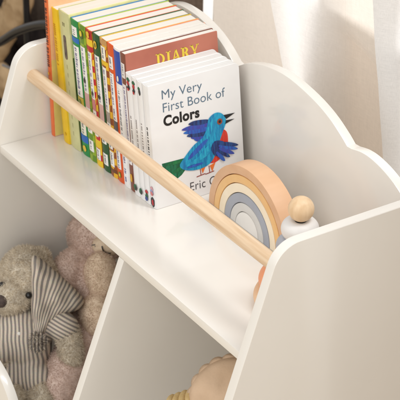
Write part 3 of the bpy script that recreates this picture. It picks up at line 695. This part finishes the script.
rb_ = bmesh.new()
for k in range(9):
    a = -70 + k * 7.0; tube(spline([qp(a, -13 + k * 2.6, 4), qp(a - 1, -2 + k * 2.4, -3), qp(a + 3, 3 + k * 2.3, -16), qp(a + 6, -4, -34)], 5, False), 0.0042, 10, rb_)
    tube([qp(a, -13 + k * 2.6, 4), qp(a + 1, -80, 8)], 0.0042, 10, rb_)
child(finish(rb_, 'knit', OCH, None, angle=180), oc)

# ------------------------------------------------------------------ room: floor, wall, curtains
def struct(name, bm, mat): 
    o = finish(bm, name, mat); o['kind'] = 'structure'; return o
bm = bmesh.new(); add_box(bm, (-4, -3, -0.62), (4, 1.6, -0.60)); struct('floor', bm, wood('pale_oak_floor', S(224, 206, 176), S(206, 186, 154), 'x'))
bm = bmesh.new(); add_box(bm, (-4, 0.95, -0.60), (4, 1.0, 1.6)); struct('wall', bm, noisy('beige_wall', S(186, 174, 162), S(180, 168, 156), scale=8, rough=0.9))

def curtain_mesh(xl, xr, z0, z1, yfn, nx=160, nz=60):
    """xl/xr: functions of z giving the two side edges; yfn(x,z) depth."""
    bm = bmesh.new(); g = []
    for j in range(nz + 1):
        t = j / nz; row = []
        for i in range(nx + 1):
            s = i / nx; zz = (z0(s) if callable(z0) else z0); z = zz + (z1 - zz) * t
            x = xl(z) + (xr(z) - xl(z)) * s
            row.append(bm.verts.new((x, yfn(x, z, s), z)))
        g.append(row)
    for j in range(nz):
        for i in range(nx): bm.faces.new((g[j][i], g[j][i + 1], g[j + 1][i + 1], g[j + 1][i]))
    return bm
LINEN = cloth('natural_linen', S(226, 217, 207), 0.28); SHEERB = cloth('white_voile', S(238, 237, 236), 0.26, 1700, 0.2, 0.3); SHEER = cloth('white_sheer', S(242, 241, 240), 0.55, 1700, 0.2, 0.3); FADING = cloth('shade_fade_sheer', S(242, 241, 240), 0.47, 1700, 0.2, 0.3, True); LITC = cloth('lit_cream_linen', S(240, 232, 222), 0.34, 1500, 0.2, 0.3, True); DENSE = cloth('dense_linen', S(214, 201, 187), 0.13)
def set_fade(o, fn):
    at = o.data.attributes.new('stretch', 'FLOAT', 'POINT'); at.data.foreach_set('value', [fn(v.co) for v in o.data.vertices]); return o  # transparency value that drives the imitated shading at cloth edges
wob = lambda x, z, a, f, ph=0: a * math.sin(x * f + ph + 1.4 * z)
ct = thing('curtain', 'natural beige linen curtain with a white hem, furthest back', 'curtain', (0.1, 0.41, -0.6))
child(finish(curtain_mesh(lambda z: -0.058, lambda z: 0.112, -0.585, 0.172, lambda x, z, s: 0.352 + wob(x, z, 0.003, 50) + 0.002 * noise.noise(Vector((x * 14, z * 9, 1)))), 'lining', DENSE, None, angle=180), ct)
child(finish(curtain_mesh(lambda z: -0.372, lambda z: -0.13, -0.585, 0.50, lambda x, z, s: 0.410 + wob(x, z, 0.006, 38) + 0.002 * noise.noise(Vector((x * 14, z * 9, 1)))), 'drape', LINEN, None, angle=180), ct)
child(finish(curtain_mesh(lambda z: -0.398, lambda z: -0.3735, -0.585, 0.50, lambda x, z, s: 0.404, 8, 20), 'hem', SHEER, None, angle=180), ct)
ca = thing('curtain', 'white sheer curtain panel behind the middle of the scalloped back', 'curtain', (-0.06, 0.335, -0.6))
ea = lambda z: -0.148 - (z - 0.147) * 0.43 if z > -0.1 else -0.042
xr_ = lambda z: 0.012 - 0.08 * (z - 0.1)
o = child(finish(curtain_mesh(ea, xr_, -0.585, 0.50, lambda x, z, s: 0.332 + 0.004 * math.sin(s * 9 + z * 3) + 0.010 * max(0, (s - 0.72) / 0.28) ** 2 + 0.0018 * noise.noise(Vector((x * 40, z * 26, 2)))), 'drape', FADING, None, angle=180), ca)
set_fade(o, lambda c: min(1.0, max(0.0, (c.x - xr_(c.z) + 0.062) / 0.062)) ** 1.5)  # right side turns transparent in place of falling into shade
cc = thing('curtain', 'cream drape shaped as a lit area above a slanting shadow edge, between the white panels', 'curtain', (0, 0.38, 0.12))
hem = lambda x: 0.157 - 0.295 * (x + 0.025)
o = child(finish(curtain_mesh(lambda z: -0.052, lambda z: 0.090, lambda s: hem(-0.052 + 0.142 * s), 0.50, lambda x, z, s: 0.343 + 0.0012 * noise.noise(Vector((x * 30, z * 20, 5))), 60, 90), 'drape', LITC, None, angle=180), cc)  # paler cloth stands in for light; its slanted hem is the shadow edge
set_fade(o, lambda c: 0.85 * max(0.0, 1 - (c.z - hem(c.x)) / 0.010))  # softens the hem that imitates the shadow edge
cb = thing('curtain', 'white sheer curtain panel at the right, hanging past the side panel', 'curtain', (0.5, 0.32, -0.6))
eb = lambda z: 0.058 + 0.000 + (0.2245 - z) * 0.20 + 0.0008 / (0.10 + max(0, z - 0.0)) if z > -0.05 else 0.121
child(finish(curtain_mesh(eb, lambda z: 0.30, -0.585, 0.50, lambda x, z, s: 0.322 + 0.016 * math.sin(s * 9 + 0.6 * math.sin(z * 4)) * min(1, s * 12) + 0.0015 * noise.noise(Vector((x * 30, z * 20, 7))), 120, 50), 'drape', SHEERB, None, angle=180), cb)

BLOCKER = cloth('taupe_blocker_linen', S(168, 154, 140), 0.06)  # dark cloth for added drapes that keep light off the side panel's rear
cs = thing('curtain', 'unseen taupe linen drape added to block light, to the right of the shelf', 'curtain', (0.7, 0.27, -0.6))
for xa, xb, zt in ((0.312, 0.399, 0.44), (0.40, 0.502, 0.57), (0.604, 1.2, 0.57)):
    child(finish(curtain_mesh(lambda z: xa, lambda z: xb, -0.585, zt, lambda x, z, s: 0.268 + wob(x, z, 0.005, 60), 100, 30), 'drape', BLOCKER, None, angle=180), cs)
cv_ = thing('curtain', 'unseen narrow white sheer strip added for a light band on the side panel', 'curtain', (0.55, 0.275, -0.6))
child(finish(curtain_mesh(lambda z: 0.500, lambda z: 0.606, -0.585, 0.40, lambda x, z, s: 0.276 + wob(x, z, 0.003, 130), 60, 30), 'drape', SHEER, None, angle=180), cv_)  # added bright strip, out of view, mirrored as a band in the lacquer

# ------------------------------------------------------------------ left background: black tubular chair with a khaki throw
BLKM = noisy('black_metal', S(10, 10, 14), S(16, 16, 22), rough=0.3, spec=0.35)
ch = thing('metal_chair', 'black tubular metal chair behind the left side panel', 'chair', (-0.68, 0.30, -0.6))
def cw(x, y, z): return Vector((x, y, z))
hoop = spline([cw(-1.02, 0.25, -0.60), cw(-0.93, 0.25, -0.30), cw(-0.80, 0.25, -0.165), cw(-0.7165, 0.25, -0.1155), cw(-0.6497, 0.25, -0.0700), cw(-0.5629, 0.25, -0.0270), cw(-0.49, 0.25, -0.015), cw(-0.43, 0.25, -0.06), cw(-0.41, 0.25, -0.20), cw(-0.41, 0.25, -0.60)], 8, False)
child(finish(tube(hoop, 0.0068, 16), 'back_hoop', BLKM), ch)
child(finish(tube([cw(-0.742, 0.31, -0.60), cw(-0.742, 0.31, 0.03)], 0.0052, 14), 'post', BLKM), ch)
child(finish(tube([cw(-0.83, 0.31, -0.215), cw(-0.72, 0.31, -0.192), cw(-0.62, 0.31, -0.192), cw(-0.52, 0.31, -0.20)], 0.0022, 10), 'cross_rod', noisy('steel_wire', S(120, 118, 120), rough=0.3)), ch)
bm = bmesh.new(); add_box(bm, (-1.0, -0.12, -0.47), (-0.43, 0.235, -0.44), 0.012, 3)
child(finish(bm, 'seat', noisy('dark_brown_leather', S(40, 30, 28), S(56, 44, 40), scale=30, rough=0.6)), ch)
for x in (-0.97, -0.46):
    child(finish(tube([cw(x, -0.09, -0.60), cw(x, -0.09, -0.46)], 0.009, 12), 'leg', BLKM), ch)
tw = thing('throw', 'khaki folded cloth hanging behind the black chair hoop', 'throw', (-0.88, 0.37, -0.25))
KH = noisy('khaki_cotton', S(196, 168, 132), S(168, 140, 106), scale=30, rough=0.95, bump=0.4, bscale=300, spec=0.1)
kp = spline([(-0.905, -0.120), (-0.890, -0.040), (-0.850, 0.030), (-0.800, 0.035), (-0.832, -0.100), (-0.850, -0.145), (-0.888, -0.188), (-0.918, -0.222), (-0.945, -0.265), (-0.990, -0.300), (-1.020, -0.250), (-0.960, -0.190)], 6)
child(finish(cushion(kp, 0.014, lambda u, v, n: (u, 0.372 + n, v), 12, 0.008), 'cloth', KH, None, angle=180), tw)
tw2 = thing('throw', 'small crumpled khaki cloth low beside the black bag at far left', 'throw', (-0.96, 0.37, -0.32))
kp = spline([(-0.955, -0.275), (-0.905, -0.290), (-0.900, -0.312), (-0.945, -0.345), (-1.0, -0.330), (-1.0, -0.290)], 6)
child(finish(cushion(kp, 0.012, lambda u, v, n: (u, 0.372 + n, v), 10, 0.008), 'cloth', KH, None, angle=180), tw2)
bg_ = thing('bag', 'soft black bag hanging behind the chair at far left', 'bag', (-0.9, 0.44, -0.45))
BAG = noisy('black_canvas', S(34, 29, 30), S(52, 44, 42), scale=40, rough=0.9, bump=0.5, bscale=300, spec=0.1)
kp = spline([(-1.12, -0.18), (-1.0, -0.205), (-0.965, -0.222), (-0.935, -0.215), (-0.905, -0.26), (-0.890, -0.40), (-0.90, -0.56), (-1.2, -0.57)], 6)
child(finish(cushion(kp, 0.022, lambda u, v, n: (u, 0.435 + n, v), 12, 0.012), 'pouch', BAG, None, angle=180), bg_)
gd = thing('curtain', 'dim grey brown curtain behind the black chair', 'curtain', (-0.95, 0.52, -0.6))
child(finish(curtain_mesh(lambda z: -1.9, lambda z: -0.46, -0.59, 0.50, lambda x, z, s: 0.52 + 0.010 * math.sin(x * 95) + 0.004 * math.sin(x * 41), 220, 8), 'drape', noisy('grey_brown_linen', S(128, 112, 100), S(108, 94, 84), scale=200, rough=0.95, spec=0.1), None, angle=180), gd)

# fur strands let light through
for m in bpy.data.materials:
    if m.name in ('grey_fur', 'pink_fur', 'tan_fur'):
        nt = m.node_tree; p = nt.nodes['Principled BSDF']; tr = nt.nodes.new('ShaderNodeBsdfTranslucent'); ms = nt.nodes.new('ShaderNodeMixShader'); ms.inputs[0].default_value = 0.5
        nt.links.new(p.inputs['Base Color'].links[0].from_socket, tr.inputs[0]); nt.links.new(p.outputs[0], ms.inputs[1]); nt.links.new(tr.outputs[0], ms.inputs[2]); nt.links.new(ms.outputs[0], nt.nodes['Material Output'].inputs[0])
